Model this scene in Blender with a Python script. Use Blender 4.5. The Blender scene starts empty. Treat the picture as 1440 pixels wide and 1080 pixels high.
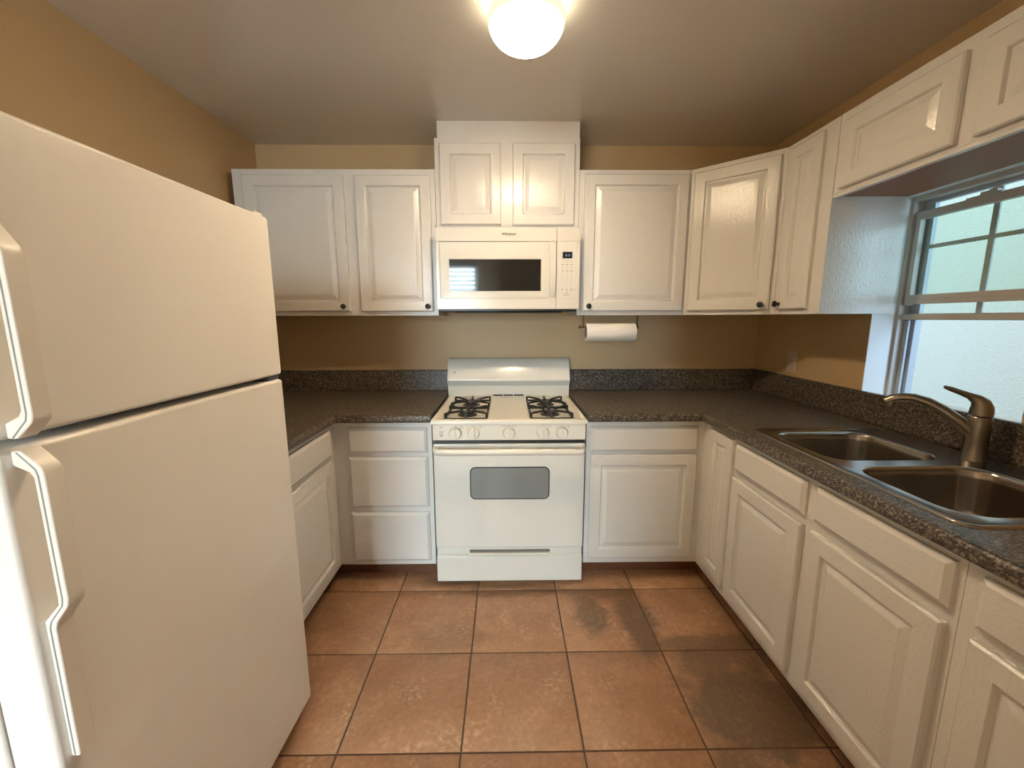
import bpy, bmesh, math, random
from mathutils import Vector, Matrix

# ------------------------------------------------------------------ camera
scn = bpy.context.scene
C = bpy.context.collection
F_PX, PITCH, YAW, ROLL = 575.99, 0.1595, 0.0123, -0.0019
cam_d = bpy.data.cameras.new('camera')
cam_d.sensor_fit = 'HORIZONTAL'
cam_d.sensor_width = 36.0
cam_d.lens = F_PX / 1440.0 * 36.0
cam_d.clip_start = 0.02
cam_d.clip_end = 60
cam = bpy.data.objects.new('camera', cam_d)
C.objects.link(cam)
fwd = Vector((math.sin(YAW) * math.cos(PITCH), math.cos(YAW) * math.cos(PITCH), -math.sin(PITCH)))
rgt0 = Vector((math.cos(YAW), -math.sin(YAW), 0))
up0 = rgt0.cross(fwd)
rgt = rgt0 * math.cos(ROLL) + up0 * math.sin(ROLL)
up = -rgt0 * math.sin(ROLL) + up0 * math.cos(ROLL)
m = Matrix((rgt, up, -fwd)).transposed().to_4x4()
m.translation = Vector((-0.01, -2.6693, 1.3758))
cam.matrix_world = m
scn.camera = cam

# ------------------------------------------------------------------ light and exposure
vs = scn.view_settings
scn.display_settings.display_device = 'sRGB'
vs.view_transform = 'Standard'
vs.look = 'None'
vs.exposure = 0.22
vs.gamma = 1.0
vs.use_curve_mapping = False
scn.cycles.max_bounces = 10
scn.cycles.diffuse_bounces = 6
scn.cycles.glossy_bounces = 4
scn.cycles.transparent_max_bounces = 12
scn.cycles.sample_clamp_indirect = 6.0
scn.cycles.caustics_reflective = False
scn.cycles.caustics_refractive = False
scn.cycles.use_denoising = True

LAMP_HOT = 340.0        # radiance of the ceiling globe at its hot bottom
LAMP_RIM = 1.1
REAR_DAY = 790.0        # watts of daylight through the window behind the camera
SIDE_DAY = 21.5        # watts of daylight down the passage outside the sink window
PANEL_FILL = 36.0    # watts of unseen fill added to light the cabinet end panel
SKY = 1.2

world = bpy.data.worlds.new('daylight_sky')
scn.world = world
world.use_nodes = True
bg = world.node_tree.nodes['Background']
bg.inputs[0].default_value = (0.68, 0.90, 1.0, 1)
bg.inputs[1].default_value = SKY

def area(name, loc, target, sx, sy, watts, col):
    d = bpy.data.lights.new(name, 'AREA')
    d.shape = 'RECTANGLE'; d.size = sx; d.size_y = sy
    d.energy = watts; d.color = col
    o = bpy.data.objects.new(name, d); C.objects.link(o)
    o.location = loc
    o.rotation_euler = (Vector(target) - Vector(loc)).to_track_quat('-Z', 'Y').to_euler()
    return o
# daylight outside the window behind the camera, and the open sky above the side passage
area('daylight_rear', (-0.95, -6.45, 1.5), (-0.75, -2.0, 0.85), 1.3, 2.0, REAR_DAY, (0.76, 0.93, 1.0))
area('daylight_side', (2.35, -0.6, 3.2), (2.75, -0.1, 1.3), 1.2, 3.0, SIDE_DAY, (0.66, 0.92, 1.0))
area('panel_fill_light', (2.88, -2.25, 1.7), (1.5, -0.95, 1.55), 0.7, 1.8, PANEL_FILL, (0.46, 0.70, 1.0))  # fill lamp added outside, out of view, aimed at the end panel

# ------------------------------------------------------------------ room numbers (metres)
XL, XR, YB, YR, H = -1.517, 1.628, 0.0, -6.0, 2.405
ZB, ZT = 1.391, 2.163            # bottom and top of the wall cabinets
CT0, CT1 = 0.866, 0.908          # underside and top of the counter
rnd = random.Random(7)

# ------------------------------------------------------------------ materials
def newmat(name):
    mt = bpy.data.materials.new(name); mt.use_nodes = True
    nt = mt.node_tree
    return mt, nt, nt.nodes['Principled BSDF']
def pmat(name, col, rough=0.5, metal=0.0, bump=0.0, bscale=(200, 200, 200), spec=0.5, coat=0.0, detail=3, dist=0.002):
    mt, nt, b = newmat(name)
    b.inputs['Base Color'].default_value = (*col, 1)
    b.inputs['Roughness'].default_value = rough
    b.inputs['Metallic'].default_value = metal
    b.inputs['Specular IOR Level'].default_value = spec
    b.inputs['Coat Weight'].default_value = coat
    if bump:
        tc = nt.nodes.new('ShaderNodeTexCoord'); mp = nt.nodes.new('ShaderNodeMapping')
        mp.inputs['Scale'].default_value = bscale
        nz = nt.nodes.new('ShaderNodeTexNoise'); nz.inputs['Scale'].default_value = 1.0; nz.inputs['Detail'].default_value = detail
        bp = nt.nodes.new('ShaderNodeBump'); bp.inputs['Strength'].default_value = bump; bp.inputs['Distance'].default_value = dist
        nt.links.new(tc.outputs['Object'], mp.inputs[0]); nt.links.new(mp.outputs[0], nz.inputs['Vector'])
        nt.links.new(nz.outputs['Fac'], bp.inputs['Height']); nt.links.new(bp.outputs[0], b.inputs['Normal'])
    return mt
M = {}
M['paint'] = pmat('white_gloss_paint', (0.73, 0.715, 0.69), 0.11, bump=0.65, bscale=(150, 150, 70), spec=0.5)
M['paint_h'] = pmat('white_gloss_paint_horizontal_grain', (0.73, 0.715, 0.69), 0.11, bump=0.65, bscale=(70, 70, 150), spec=0.5)
M['wall'] = pmat('tan_wall_paint', (0.56, 0.40, 0.22), 0.5, bump=0.12, bscale=(120, 120, 120))
M['ceiling'] = pmat('ceiling_paint', (0.70, 0.65, 0.60), 0.22, bump=0.05, bscale=(60, 60, 60), spec=0.9)
M['toe'] = pmat('red_brown_wood', (0.13, 0.05, 0.022), 0.5, bump=0.2, bscale=(8, 8, 120))
M['raw'] = pmat('brown_cabinet_underside', (0.27, 0.10, 0.028), 0.5, bump=0.1, bscale=(20, 90, 90))
M['black'] = pmat('black_plastic', (0.008, 0.008, 0.008), 0.35)
M['iron'] = pmat('black_cast_iron', (0.012, 0.010, 0.009), 0.45, bump=0.2, bscale=(400, 400, 400))
M['burner'] = pmat('burner_metal', (0.055, 0.045, 0.040), 0.45, metal=0.5)
M['enamel'] = pmat('white_enamel', (0.74, 0.725, 0.67), 0.16)
M['bisque'] = pmat('cream_plastic', (0.78, 0.735, 0.65), 0.3)
M['fridge'] = pmat('fridge_enamel', (0.86, 0.835, 0.80), 0.30, bump=0.15, bscale=(420, 420, 420))
M['fridge_trim'] = pmat('fridge_handle_plastic', (0.84, 0.80, 0.74), 0.35)
M['gasket'] = pmat('grey_gasket', (0.10, 0.10, 0.105), 0.6)
M['line'] = pmat('grey_line', (0.34, 0.36, 0.38), 0.4)
M['mwhite'] = pmat('microwave_white', (0.66, 0.64, 0.59), 0.2)
M['glassblk'] = pmat('black_glass', (0.012, 0.011, 0.010), 0.05)
M['ovenglass'] = pmat('grey_oven_glass', (0.24, 0.25, 0.25), 0.12)
M['steel'] = pmat('brushed_sink_steel', (0.40, 0.365, 0.325), 0.21, metal=1.0, bump=0.02, bscale=(30, 700, 700))
M['nickel'] = pmat('brushed_nickel', (0.28, 0.245, 0.205), 0.30, metal=1.0)
M['brass'] = pmat('aged_brass', (0.22, 0.14, 0.06), 0.35, metal=1.0)
M['paper'] = pmat('paper_towel', (0.82, 0.79, 0.75), 0.9, bump=0.3, bscale=(250, 250, 250))
M['card'] = pmat('cardboard', (0.30, 0.20, 0.11), 0.9)
M['alu'] = pmat('painted_aluminium', (0.50, 0.455, 0.405), 0.4)
M['alu_grey'] = pmat('grey_aluminium_track', (0.48, 0.52, 0.58), 0.4)
M['grille'] = pmat('window_grille', (0.40, 0.42, 0.42), 0.5)
M['casing'] = pmat('window_reveal_paint', (0.80, 0.80, 0.78), 0.4)
M['stucco'] = pmat('white_stucco', (0.84, 0.86, 0.86), 0.9, bump=0.9, bscale=(95, 95, 95), detail=5, dist=0.007)
M['ground'] = pmat('concrete', (0.35, 0.34, 0.32), 0.9)
M['plate'] = pmat('outlet_plastic', (0.62, 0.54, 0.46), 0.35)
M['print'] = pmat('grey_print_and_shade', (0.16, 0.145, 0.12), 0.5)
M['print2_shade'] = pmat('faint_print_and_shade', (0.36, 0.33, 0.28), 0.5)
M['slat'] = pmat('blind_slat', (0.42, 0.43, 0.44), 0.5)
M['lampmetal'] = pmat('white_lamp_metal', (0.75, 0.68, 0.55), 0.35)

def display_mat():
    mt, nt, b = newmat('lit_display_digits')
    b.inputs['Base Color'].default_value = (0.05, 0.07, 0.12, 1)
    b.inputs['Emission Color'].default_value = (0.28, 0.42, 0.85, 1)
    b.inputs['Emission Strength'].default_value = 0.45
    return mt
M['digits'] = display_mat()

def glass_mat():
    mt = bpy.data.materials.new('window_glass'); mt.use_nodes = True
    nt = mt.node_tree; nt.nodes.clear()
    out = nt.nodes.new('ShaderNodeOutputMaterial'); mx = nt.nodes.new('ShaderNodeMixShader')
    tr = nt.nodes.new('ShaderNodeBsdfTransparent'); gl = nt.nodes.new('ShaderNodeBsdfGlossy')
    tr.inputs[0].default_value = (0.93, 0.965, 0.935, 1); gl.inputs['Roughness'].default_value = 0.02
    mx.inputs[0].default_value = 0.03
    nt.links.new(tr.outputs[0], mx.inputs[1]); nt.links.new(gl.outputs[0], mx.inputs[2]); nt.links.new(mx.outputs[0], out.inputs[0])
    return mt
M['pane'] = glass_mat()

def lamp_mat():
    # frosted globe: emission shaped by height, hot bottom for downward light, dim skirt
    mt = bpy.data.materials.new('lit_frosted_glass'); mt.use_nodes = True
    nt = mt.node_tree; nt.nodes.clear()
    out = nt.nodes.new('ShaderNodeOutputMaterial'); em = nt.nodes.new('ShaderNodeEmission')
    tc = nt.nodes.new('ShaderNodeTexCoord'); sp = nt.nodes.new('ShaderNodeSeparateXYZ')
    m0 = nt.nodes.new('ShaderNodeMapRange'); m0.inputs['From Min'].default_value = 0.0; m0.inputs['From Max'].default_value = -0.088
    pw = nt.nodes.new('ShaderNodeMath'); pw.operation = 'POWER'; pw.inputs[1].default_value = 5.0
    mr = nt.nodes.new('ShaderNodeMath'); mr.operation = 'MULTIPLY_ADD'; mr.inputs[1].default_value = LAMP_HOT; mr.inputs[2].default_value = LAMP_RIM
    nt.links.new(m0.outputs[0], pw.inputs[0]); nt.links.new(pw.outputs[0], mr.inputs[0])
    cr = nt.nodes.new('ShaderNodeMix'); cr.data_type = 'RGBA'
    cr.inputs['A'].default_value = (1.0, 0.86, 0.58, 1); cr.inputs['B'].default_value = (1.0, 0.76, 0.49, 1)
    m2 = nt.nodes.new('ShaderNodeMapRange'); m2.inputs['From Min'].default_value = 0.0; m2.inputs['From Max'].default_value = -0.06
    nt.links.new(tc.outputs['Object'], sp.inputs[0]); nt.links.new(sp.outputs['Z'], m0.inputs['Value']); nt.links.new(sp.outputs['Z'], m2.inputs['Value'])
    nt.links.new(m2.outputs[0], cr.inputs['Factor'])
    mu = nt.nodes.new('ShaderNodeMapRange'); mu.inputs['From Min'].default_value = 0.015; mu.inputs['From Max'].default_value = 0.042; mu.inputs['To Max'].default_value = 24.0  # glow added to the upper glass to brighten the ceiling
    ad = nt.nodes.new('ShaderNodeMath'); ad.operation = 'ADD'
    nt.links.new(sp.outputs['Z'], mu.inputs['Value']); nt.links.new(mr.outputs[0], ad.inputs[0]); nt.links.new(mu.outputs[0], ad.inputs[1])
    nt.links.new(ad.outputs[0], em.inputs['Strength']); nt.links.new(cr.outputs['Result'], em.inputs['Color'])
    nt.links.new(em.outputs[0], out.inputs[0])
    return mt
M['lamp'] = lamp_mat()

def counter_mat():
    mt, nt, b = newmat('speckled_laminate')
    N = nt.nodes.new; L = nt.links.new
    tc = N('ShaderNodeTexCoord')
    v = N('ShaderNodeTexVoronoi'); v.inputs['Scale'].default_value = 210; v.inputs['Randomness'].default_value = 1
    n1 = N('ShaderNodeTexNoise'); n1.inputs['Scale'].default_value = 95; n1.inputs['Detail'].default_value = 4; n1.inputs['Roughness'].default_value = 0.7
    L(tc.outputs['Object'], v.inputs['Vector']); L(tc.outputs['Object'], n1.inputs['Vector'])
    sx = N('ShaderNodeSeparateColor'); L(v.outputs['Color'], sx.inputs[0])
    ad = N('ShaderNodeMath'); ad.operation = 'MULTIPLY_ADD'; ad.inputs[1].default_value = 0.55
    mu = N('ShaderNodeMath'); mu.operation = 'MULTIPLY'; mu.inputs[1].default_value = 0.5
    L(n1.outputs['Fac'], mu.inputs[0]); L(sx.outputs[0], ad.inputs[0]); L(mu.outputs[0], ad.inputs[2])
    cr = N('ShaderNodeValToRGB'); e = cr.color_ramp
    e.interpolation = 'LINEAR'
    e.elements[0].position = 0.26; e.elements[0].color = (0.020, 0.014, 0.009, 1)
    e.elements[1].position = 0.80; e.elements[1].color = (0.264, 0.228, 0.182, 1)
    x = e.elements.new(0.45); x.color = (0.053, 0.041, 0.030, 1)
    x = e.elements.new(0.62); x.color = (0.104, 0.084, 0.065, 1)
    L(ad.outputs[0], cr.inputs[0]); L(cr.outputs[0], b.inputs['Base Color'])
    b.inputs['Roughness'].default_value = 0.36
    return mt
M['counter'] = counter_mat()

TILE, TX, TY = 0.397, 0.2345, -0.7638
def tile_mat():
    mt, nt, b = newmat('terracotta_tile')
    N = nt.nodes.new; L = nt.links.new
    def math_(op, a, bb=None, c=None):
        n = N('ShaderNodeMath'); n.operation = op
        for i, val in enumerate((a, bb, c)):
            if val is None: continue
            if isinstance(val, (int, float)): n.inputs[i].default_value = val
            else: L(val, n.inputs[i])
        return n.outputs[0]
    tc = N('ShaderNodeTexCoord'); sp = N('ShaderNodeSeparateXYZ'); L(tc.outputs['Object'], sp.inputs[0])
    # one random number per tile
    ix = math_('FLOOR', math_('DIVIDE', math_('SUBTRACT', sp.outputs['X'], TX), TILE))
    iy = math_('FLOOR', math_('DIVIDE', math_('SUBTRACT', sp.outputs['Y'], TY), TILE))
    cb = N('ShaderNodeCombineXYZ'); L(ix, cb.inputs[0]); L(iy, cb.inputs[1])
    wn = N('ShaderNodeTexWhiteNoise'); wn.noise_dimensions = '2D'; L(cb.outputs[0], wn.inputs['Vector'])
    # shift the mottling per tile
    va = N('ShaderNodeVectorMath'); va.operation = 'MULTIPLY_ADD'; L(wn.outputs['Color'], va.inputs[0]); va.inputs[1].default_value = (7, 7, 0); L(tc.outputs['Object'], va.inputs[2])
    n1 = N('ShaderNodeTexNoise'); n1.inputs['Scale'].default_value = 9; n1.inputs['Detail'].default_value = 7; n1.inputs['Roughness'].default_value = 0.65; L(va.outputs[0], n1.inputs['Vector'])
    n2 = N('ShaderNodeTexNoise'); n2.inputs['Scale'].default_value = 55; n2.inputs['Detail'].default_value = 6; n2.inputs['Roughness'].default_value = 0.7; L(va.outputs[0], n2.inputs['Vector'])
    cr = N('ShaderNodeValToRGB'); e = cr.color_ramp
    e.elements[0].position = 0.30; e.elements[0].color = (0.266, 0.137, 0.070, 1)
    e.elements[1].position = 0.76; e.elements[1].color = (0.588, 0.367, 0.221, 1)
    x = e.elements.new(0.52); x.color = (0.385, 0.210, 0.115, 1)
    t = math_('ADD', math_('MULTIPLY', n1.outputs['Fac'], 0.50), math_('MULTIPLY', n2.outputs['Fac'], 0.50))
    t = math_('ADD', t, math_('MULTIPLY', math_('SUBTRACT', wn.outputs['Value'], 0.5), 0.07))
    L(t, cr.inputs[0])
    # pale worn patches
    n3 = N('ShaderNodeTexNoise'); n3.inputs['Scale'].default_value = 5.5; n3.inputs['Detail'].default_value = 2; L(va.outputs[0], n3.inputs['Vector'])
    pal = math_('MULTIPLY', math_('MULTIPLY', N('ShaderNodeMath').outputs[0] if False else math_('SMOOTH_MIN', math_('MAXIMUM', math_('MULTIPLY', math_('SUBTRACT', n3.outputs['Fac'], 0.56), 9.0), 0.0), 1.0, 0.1), 1.0),
                math_('MINIMUM', math_('MAXIMUM', math_('MULTIPLY', math_('SUBTRACT', n2.outputs['Fac'], 0.50), 6.0), 0.0), 1.0))
    mx = N('ShaderNodeMix'); mx.data_type = 'RGBA'; L(math_('MULTIPLY', pal, 0.55), mx.inputs['Factor']); L(cr.outputs[0], mx.inputs['A']); mx.inputs['B'].default_value = (0.700, 0.518, 0.364, 1)
    col = mx.outputs['Result']
    # grey-brown stains by the sink side, dark bands at the range foot: ellipses with ragged edges (centre, half axes, depth)
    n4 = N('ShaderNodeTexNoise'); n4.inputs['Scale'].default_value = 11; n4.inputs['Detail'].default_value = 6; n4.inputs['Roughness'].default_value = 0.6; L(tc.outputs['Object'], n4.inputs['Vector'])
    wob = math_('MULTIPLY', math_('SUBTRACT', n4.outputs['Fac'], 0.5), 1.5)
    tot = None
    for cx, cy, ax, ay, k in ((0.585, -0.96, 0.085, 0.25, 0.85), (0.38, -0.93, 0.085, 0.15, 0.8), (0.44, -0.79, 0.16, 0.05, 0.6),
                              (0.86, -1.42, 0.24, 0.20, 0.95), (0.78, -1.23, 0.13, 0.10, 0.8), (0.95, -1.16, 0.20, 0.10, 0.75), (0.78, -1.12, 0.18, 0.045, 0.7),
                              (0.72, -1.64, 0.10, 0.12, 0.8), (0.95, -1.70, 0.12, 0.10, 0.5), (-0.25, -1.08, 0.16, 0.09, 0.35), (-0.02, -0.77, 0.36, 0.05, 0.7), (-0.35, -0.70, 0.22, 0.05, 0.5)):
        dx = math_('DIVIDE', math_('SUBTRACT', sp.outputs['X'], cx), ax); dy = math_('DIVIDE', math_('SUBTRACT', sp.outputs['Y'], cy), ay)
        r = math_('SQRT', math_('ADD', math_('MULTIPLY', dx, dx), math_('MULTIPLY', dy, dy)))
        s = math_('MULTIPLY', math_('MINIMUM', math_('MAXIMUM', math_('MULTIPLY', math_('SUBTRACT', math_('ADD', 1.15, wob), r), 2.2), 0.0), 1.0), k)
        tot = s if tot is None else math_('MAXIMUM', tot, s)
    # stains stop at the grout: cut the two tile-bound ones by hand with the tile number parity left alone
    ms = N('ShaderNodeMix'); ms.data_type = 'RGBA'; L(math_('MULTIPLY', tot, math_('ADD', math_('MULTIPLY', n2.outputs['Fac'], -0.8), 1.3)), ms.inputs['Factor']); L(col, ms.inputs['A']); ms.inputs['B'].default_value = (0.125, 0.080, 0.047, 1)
    L(ms.outputs['Result'], b.inputs['Base Color'])
    b.inputs['Roughness'].default_value = 0.42
    bp = N('ShaderNodeBump'); bp.inputs['Strength'].default_value = 0.25; bp.inputs['Distance'].default_value = 0.002
    L(n2.outputs['Fac'], bp.inputs['Height']); L(bp.outputs[0], b.inputs['Normal'])
    return mt
M['tile'] = tile_mat()
M['grout'] = pmat('dark_grout', (0.125, 0.068, 0.040), 0.9, bump=0.4, bscale=(300, 300, 300))

# ------------------------------------------------------------------ mesh helpers
OFF = {}                                   # world origin of every parent
class MB:
    def __init__(s): s.bm = bmesh.new(); s.mi = 0
    def face(s, vs_):
        f = s.bm.faces.new(vs_); f.material_index = s.mi; return f
    def box(s, x0, x1, y0, y1, z0, z1):
        if x0 > x1: x0, x1 = x1, x0
        if y0 > y1: y0, y1 = y1, y0
        if z0 > z1: z0, z1 = z1, z0
        v = [s.bm.verts.new(p) for p in ((x0, y0, z0), (x1, y0, z0), (x1, y1, z0), (x0, y1, z0), (x0, y0, z1), (x1, y0, z1), (x1, y1, z1), (x0, y1, z1))]
        for q in ((0, 3, 2, 1), (4, 5, 6, 7), (0, 1, 5, 4), (1, 2, 6, 5), (2, 3, 7, 6), (3, 0, 4, 7)): s.face([v[i] for i in q])
        return s
    def rings(s, rings, cap0=True, cap1=True):
        R = [[s.bm.verts.new(p) for p in r] for r in rings]
        n = len(R[0])
        for a, b in zip(R, R[1:]):
            for i in range(n): s.face([a[i], a[(i + 1) % n], b[(i + 1) % n], b[i]])
        if cap0: s.face(list(reversed(R[0])))
        if cap1: s.face(R[-1])
        return s
    def panel(s, P, u0, u1, z0, z1, prof):
        """nested rectangles: prof = [(inset, depth)], P(u, z, d) -> point"""
        s.rings([[P(u0 + i, z0 + i, d), P(u1 - i, z0 + i, d), P(u1 - i, z1 - i, d), P(u0 + i, z1 - i, d)] for i, d in prof]); return s
    def tube(s, pts, r, n=12, sq=1.0, side=None):
        pts = [Vector(p) for p in pts]; rr = r if isinstance(r, (list, tuple)) else [r] * len(pts)
        out = []; ref = Vector(side) if side else None
        for i, p in enumerate(pts):
            t = (pts[min(i + 1, len(pts) - 1)] - pts[max(i - 1, 0)]).normalized()
            if ref is None: ref = t.orthogonal()
            a = (ref - t * ref.dot(t)).normalized(); b = t.cross(a)
            if not side: ref = a
            out.append([p + (a * math.cos(k * 2 * math.pi / n) + b * math.sin(k * 2 * math.pi / n) * sq) * rr[i] for k in range(n)])
        s.rings(out); return s
    def lathe(s, prof, c, axis='z', n=32, cap0=True, cap1=True):
        """prof = [(radius, height along axis)]"""
        c = Vector(c)
        A = {'z': (Vector((1, 0, 0)), Vector((0, 1, 0)), Vector((0, 0, 1))), '-y': (Vector((1, 0, 0)), Vector((0, 0, 1)), Vector((0, -1, 0))),
             'x': (Vector((0, 1, 0)), Vector((0, 0, 1)), Vector((1, 0, 0))), '-x': (Vector((0, 1, 0)), Vector((0, 0, 1)), Vector((-1, 0, 0))),
             'd': (Vector((.7071, -.7071, 0)), Vector((0, 0, 1)), Vector((-.7071, -.7071, 0)))}[axis]
        s.rings([[c + (A[0] * math.cos(k * 2 * math.pi / n) + A[1] * math.sin(k * 2 * math.pi / n)) * max(r, 1e-4) + A[2] * h for k in range(n)] for r, h in prof], cap0, cap1); return s
    def prism(s, poly, fn, t0, t1):
        """poly of 2D points, fn(a, b, t) -> point"""
        a = [s.bm.verts.new(fn(p[0], p[1], t0)) for p in poly]; b = [s.bm.verts.new(fn(p[0], p[1], t1)) for p in poly]
        n = len(poly)
        s.face(list(reversed(a))); s.face(b)
        for i in range(n): s.face([a[i], a[(i + 1) % n], b[(i + 1) % n], b[i]])
        return s
    def build(s, name, mat, parent=None, bevel=0.0, seg=2, smooth=True, loc=None, label=None, angle=35):
        bm = s.bm
        bmesh.ops.recalc_face_normals(bm, faces=bm.faces)
        org = Vector(OFF.get(parent.name, (0, 0, 0))) if parent else Vector(loc or (0, 0, 0))
        if org.length: bmesh.ops.translate(bm, verts=bm.verts, vec=-org)
        me = bpy.data.meshes.new(name); bm.to_mesh(me); bm.free()
        for mm in (mat if isinstance(mat, (list, tuple)) else [mat]): me.materials.append(mm)
        if smooth:
            for p in me.polygons: p.use_smooth = True
            me.set_sharp_from_angle(angle=math.radians(angle))
        o = bpy.data.objects.new(name, me); C.objects.link(o)
        if parent: o.parent = parent
        else: o.location = org
        OFF[o.name] = org
        if bevel:
            bv = o.modifiers.new('bevel', 'BEVEL'); bv.width = bevel; bv.segments = seg; bv.limit_method = 'ANGLE'; bv.angle_limit = math.radians(40)
            bv.harden_normals = True
        if label: o['label'] = label
        return o
def tag(o, label=None, cat=None, group=None, kind=None):
    if label: o['label'] = label
    if cat: o['category'] = cat
    if group: o['group'] = group
    if kind: o['kind'] = kind
    return o
def thing(name, label, cat, loc, group=None, rz=0.0):
    o = bpy.data.objects.new(name, None); C.objects.link(o)
    o.empty_display_size = 0.1
    o.location = loc; o.rotation_euler = (0, 0, rz)
    OFF[o.name] = Vector((0, 0, 0)) if rz else Vector(loc)      # rotated things are built in local coordinates
    return tag(o, label, cat, group)
def rrect(x0, x1, y0, y1, r, n=6):
    out = []
    for cx, cy, a0 in ((x1 - r, y1 - r, 0), (x0 + r, y1 - r, 90), (x0 + r, y0 + r, 180), (x1 - r, y0 + r, 270)):
        for k in range(n + 1):
            a = math.radians(a0 + 90 * k / n); out.append((cx + r * math.cos(a), cy + r * math.sin(a)))
    return out
def text_mesh(name, txt, size, mat, parent, center, shear=0.0, depth=0.0004, bold=0.0):
    cu = bpy.data.curves.new(name, 'FONT'); cu.body = txt; cu.size = size; cu.align_x = 'CENTER'; cu.align_y = 'CENTER'; cu.shear = shear; cu.extrude = depth; cu.offset = bold
    to = bpy.data.objects.new(name + '_curve', cu); C.objects.link(to)
    dg = bpy.context.evaluated_depsgraph_get()
    me = bpy.data.meshes.new_from_object(to.evaluated_get(dg)); me.name = name
    bpy.data.objects.remove(to)
    R = Matrix.Rotation(math.radians(90), 4, 'X')
    org = Vector(OFF.get(parent.name, (0, 0, 0)))
    me.transform(Matrix.Translation(Vector(center) - org) @ R)
    me.materials.clear(); me.materials.append(mat)
    o = bpy.data.objects.new(name, me); C.objects.link(o); o.parent = parent
    OFF[o.name] = org
    return o

# planes that doors sit on: P(u, z, d), d away from the cabinet face
FB, FRX, FLX = -0.676, 0.989, -0.885              # base faces: back run, right run, left run
UB, URX = -0.317, 1.314                           # wall cabinet faces: back run, right run
def p_back(y): return lambda u, z, d: Vector((u, y - d, z))
def p_right(x): return lambda u, z, d: Vector((x - d, u, z))
def p_left(x): return lambda u, z, d: Vector((x + d, u, z))
RAISED = [(0, 0.0005), (0, 0.014), (0.005, 0.019), (0.054, 0.019), (0.056, 0.0175), (0.060, 0.0085), (0.066, 0.0085), (0.088, 0.0160), (0.092, 0.0165)]
SLIM = [(0, 0.0005), (0, 0.014), (0.005, 0.019), (0.050, 0.019), (0.052, 0.0175), (0.056, 0.0085), (0.061, 0.0085), (0.078, 0.0150), (0.081, 0.0155)]
SLAB = [(0, 0.0005), (0, 0.009), (0.013, 0.019)]
def door(parent, P, u0, u1, z0, z1, knob=None, axis='-y', prof=RAISED, name='door'):
    d = MB().panel(P, u0, u1, z0, z1, prof).build(name, M['paint'], parent, smooth=False)
    if knob:
        c = P(knob[0], knob[1], 0.019)
        MB().lathe([(0.0085, 0), (0.006, 0.004), (0.005, 0.012), (0.0125, 0.016), (0.015, 0.021), (0.0135, 0.026), (0.008, 0.0285), (0.001, 0.029)], c, axis, 20).build('knob', M['black'], d, label='black round knob')
    return d
def drawer(parent, P, u0, u1, z0, z1, name='drawer'):
    return MB().panel(P, u0, u1, z0, z1, SLAB).build(name, M['paint_h'], parent, smooth=False)

# ------------------------------------------------------------------ the setting
def struct(mb, name, mat, label=None, **k):
    o = mb.build(name, mat, **k); o['kind'] = 'structure'
    if label: o['label'] = label
    return o
fl = MB()
fl.box(XL - 0.1, XR + 0.2, YR - 0.1, 0.1, -0.06, -0.0025)
fl.mi = 1
g = 0.0034
def tile_box(x0, x1, y0, y1):
    b = 0.0016
    fl.rings([[(x0 + i, y0 + i, z), (x1 - i, y0 + i, z), (x1 - i, y1 - i, z), (x0 + i, y1 - i, z)] for i, z in ((0, -0.003), (0, -b), (b * 0.35, -b * 0.35), (b, 0))], cap0=False)
for i in range(-6, 6):
    for j in range(-14, 4):
        x0, x1 = TX + i * TILE + g, TX + (i + 1) * TILE - g
        y0, y1 = TY + j * TILE + g, TY + (j + 1) * TILE - g
        x0, x1, y0, y1 = max(x0, XL), min(x1, XR), max(y0, YR), min(y1, 0)
        if x1 - x0 > 0.01 and y1 - y0 > 0.01: tile_box(x0, x1, y0, y1)
struct(fl, 'floor', [M['grout'], M['tile']], 'terracotta tile floor with dark grout and grey stains', angle=60)
struct(MB().box(XL - 0.1, XR + 0.2, YR - 0.1, 0.1, H, H + 0.12), 'ceiling', M['ceiling'], 'taupe painted ceiling')
struct(MB().box(XL - 0.1, XR + 0.2, 0, 0.1, 0, H), 'wall_back', M['wall'], 'tan painted wall behind the range')
struct(MB().box(XL - 0.1, XL, YR, 0, 0, H), 'wall_left', M['wall'], 'tan painted wall behind the refrigerator')
WY0, WY1, WZ0, WZ1 = -1.425, -0.825, 1.0, 1.885       # sink window opening
wr = MB()
wr.box(XR, XR + 0.2, WY1, 0, 0, H); wr.box(XR, XR + 0.2, YR, WY0, 0, H); wr.box(XR, XR + 0.2, WY0, WY1, 0, WZ0); wr.box(XR, XR + 0.2, WY0, WY1, WZ1, H)
struct(wr, 'wall_right', M['wall'], 'tan painted wall with the sink window')
RX0, RX1, RZ0, RZ1 = -1.49, -0.56, 0.25, 2.36         # window behind the camera
wb = MB()
wb.box(XL - 0.1, RX0, YR - 0.1, YR, 0, H); wb.box(RX1, XR + 0.2, YR - 0.1, YR, 0, H); wb.box(RX0, RX1, YR - 0.1, YR, 0, RZ0); wb.box(RX0, RX1, YR - 0.1, YR, RZ1, H)
wb.box(-0.10, XR, YR, -3.02, 0, H)                    # unseen stub added to keep rear daylight off the right side
M['wall_white'] = pmat('off_white_wall_paint', (0.80, 0.78, 0.75), 0.55)  # kept pale so the unseen wall bounces more neutral light
struct(wb, 'wall_rear', M['wall_white'], 'off-white painted wall behind the camera with an added light-blocking stub')
struct(MB().box(3.05, 3.2, -5, 4, -0.3, 3.1), 'wall_outside', M['stucco'], 'white stucco wall outside the sink window')
struct(MB().box(XR + 0.2, 3.05, -5, 4, -0.3, -0.1), 'floor_outside', M['ground'], 'concrete passage outside the sink window')

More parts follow.
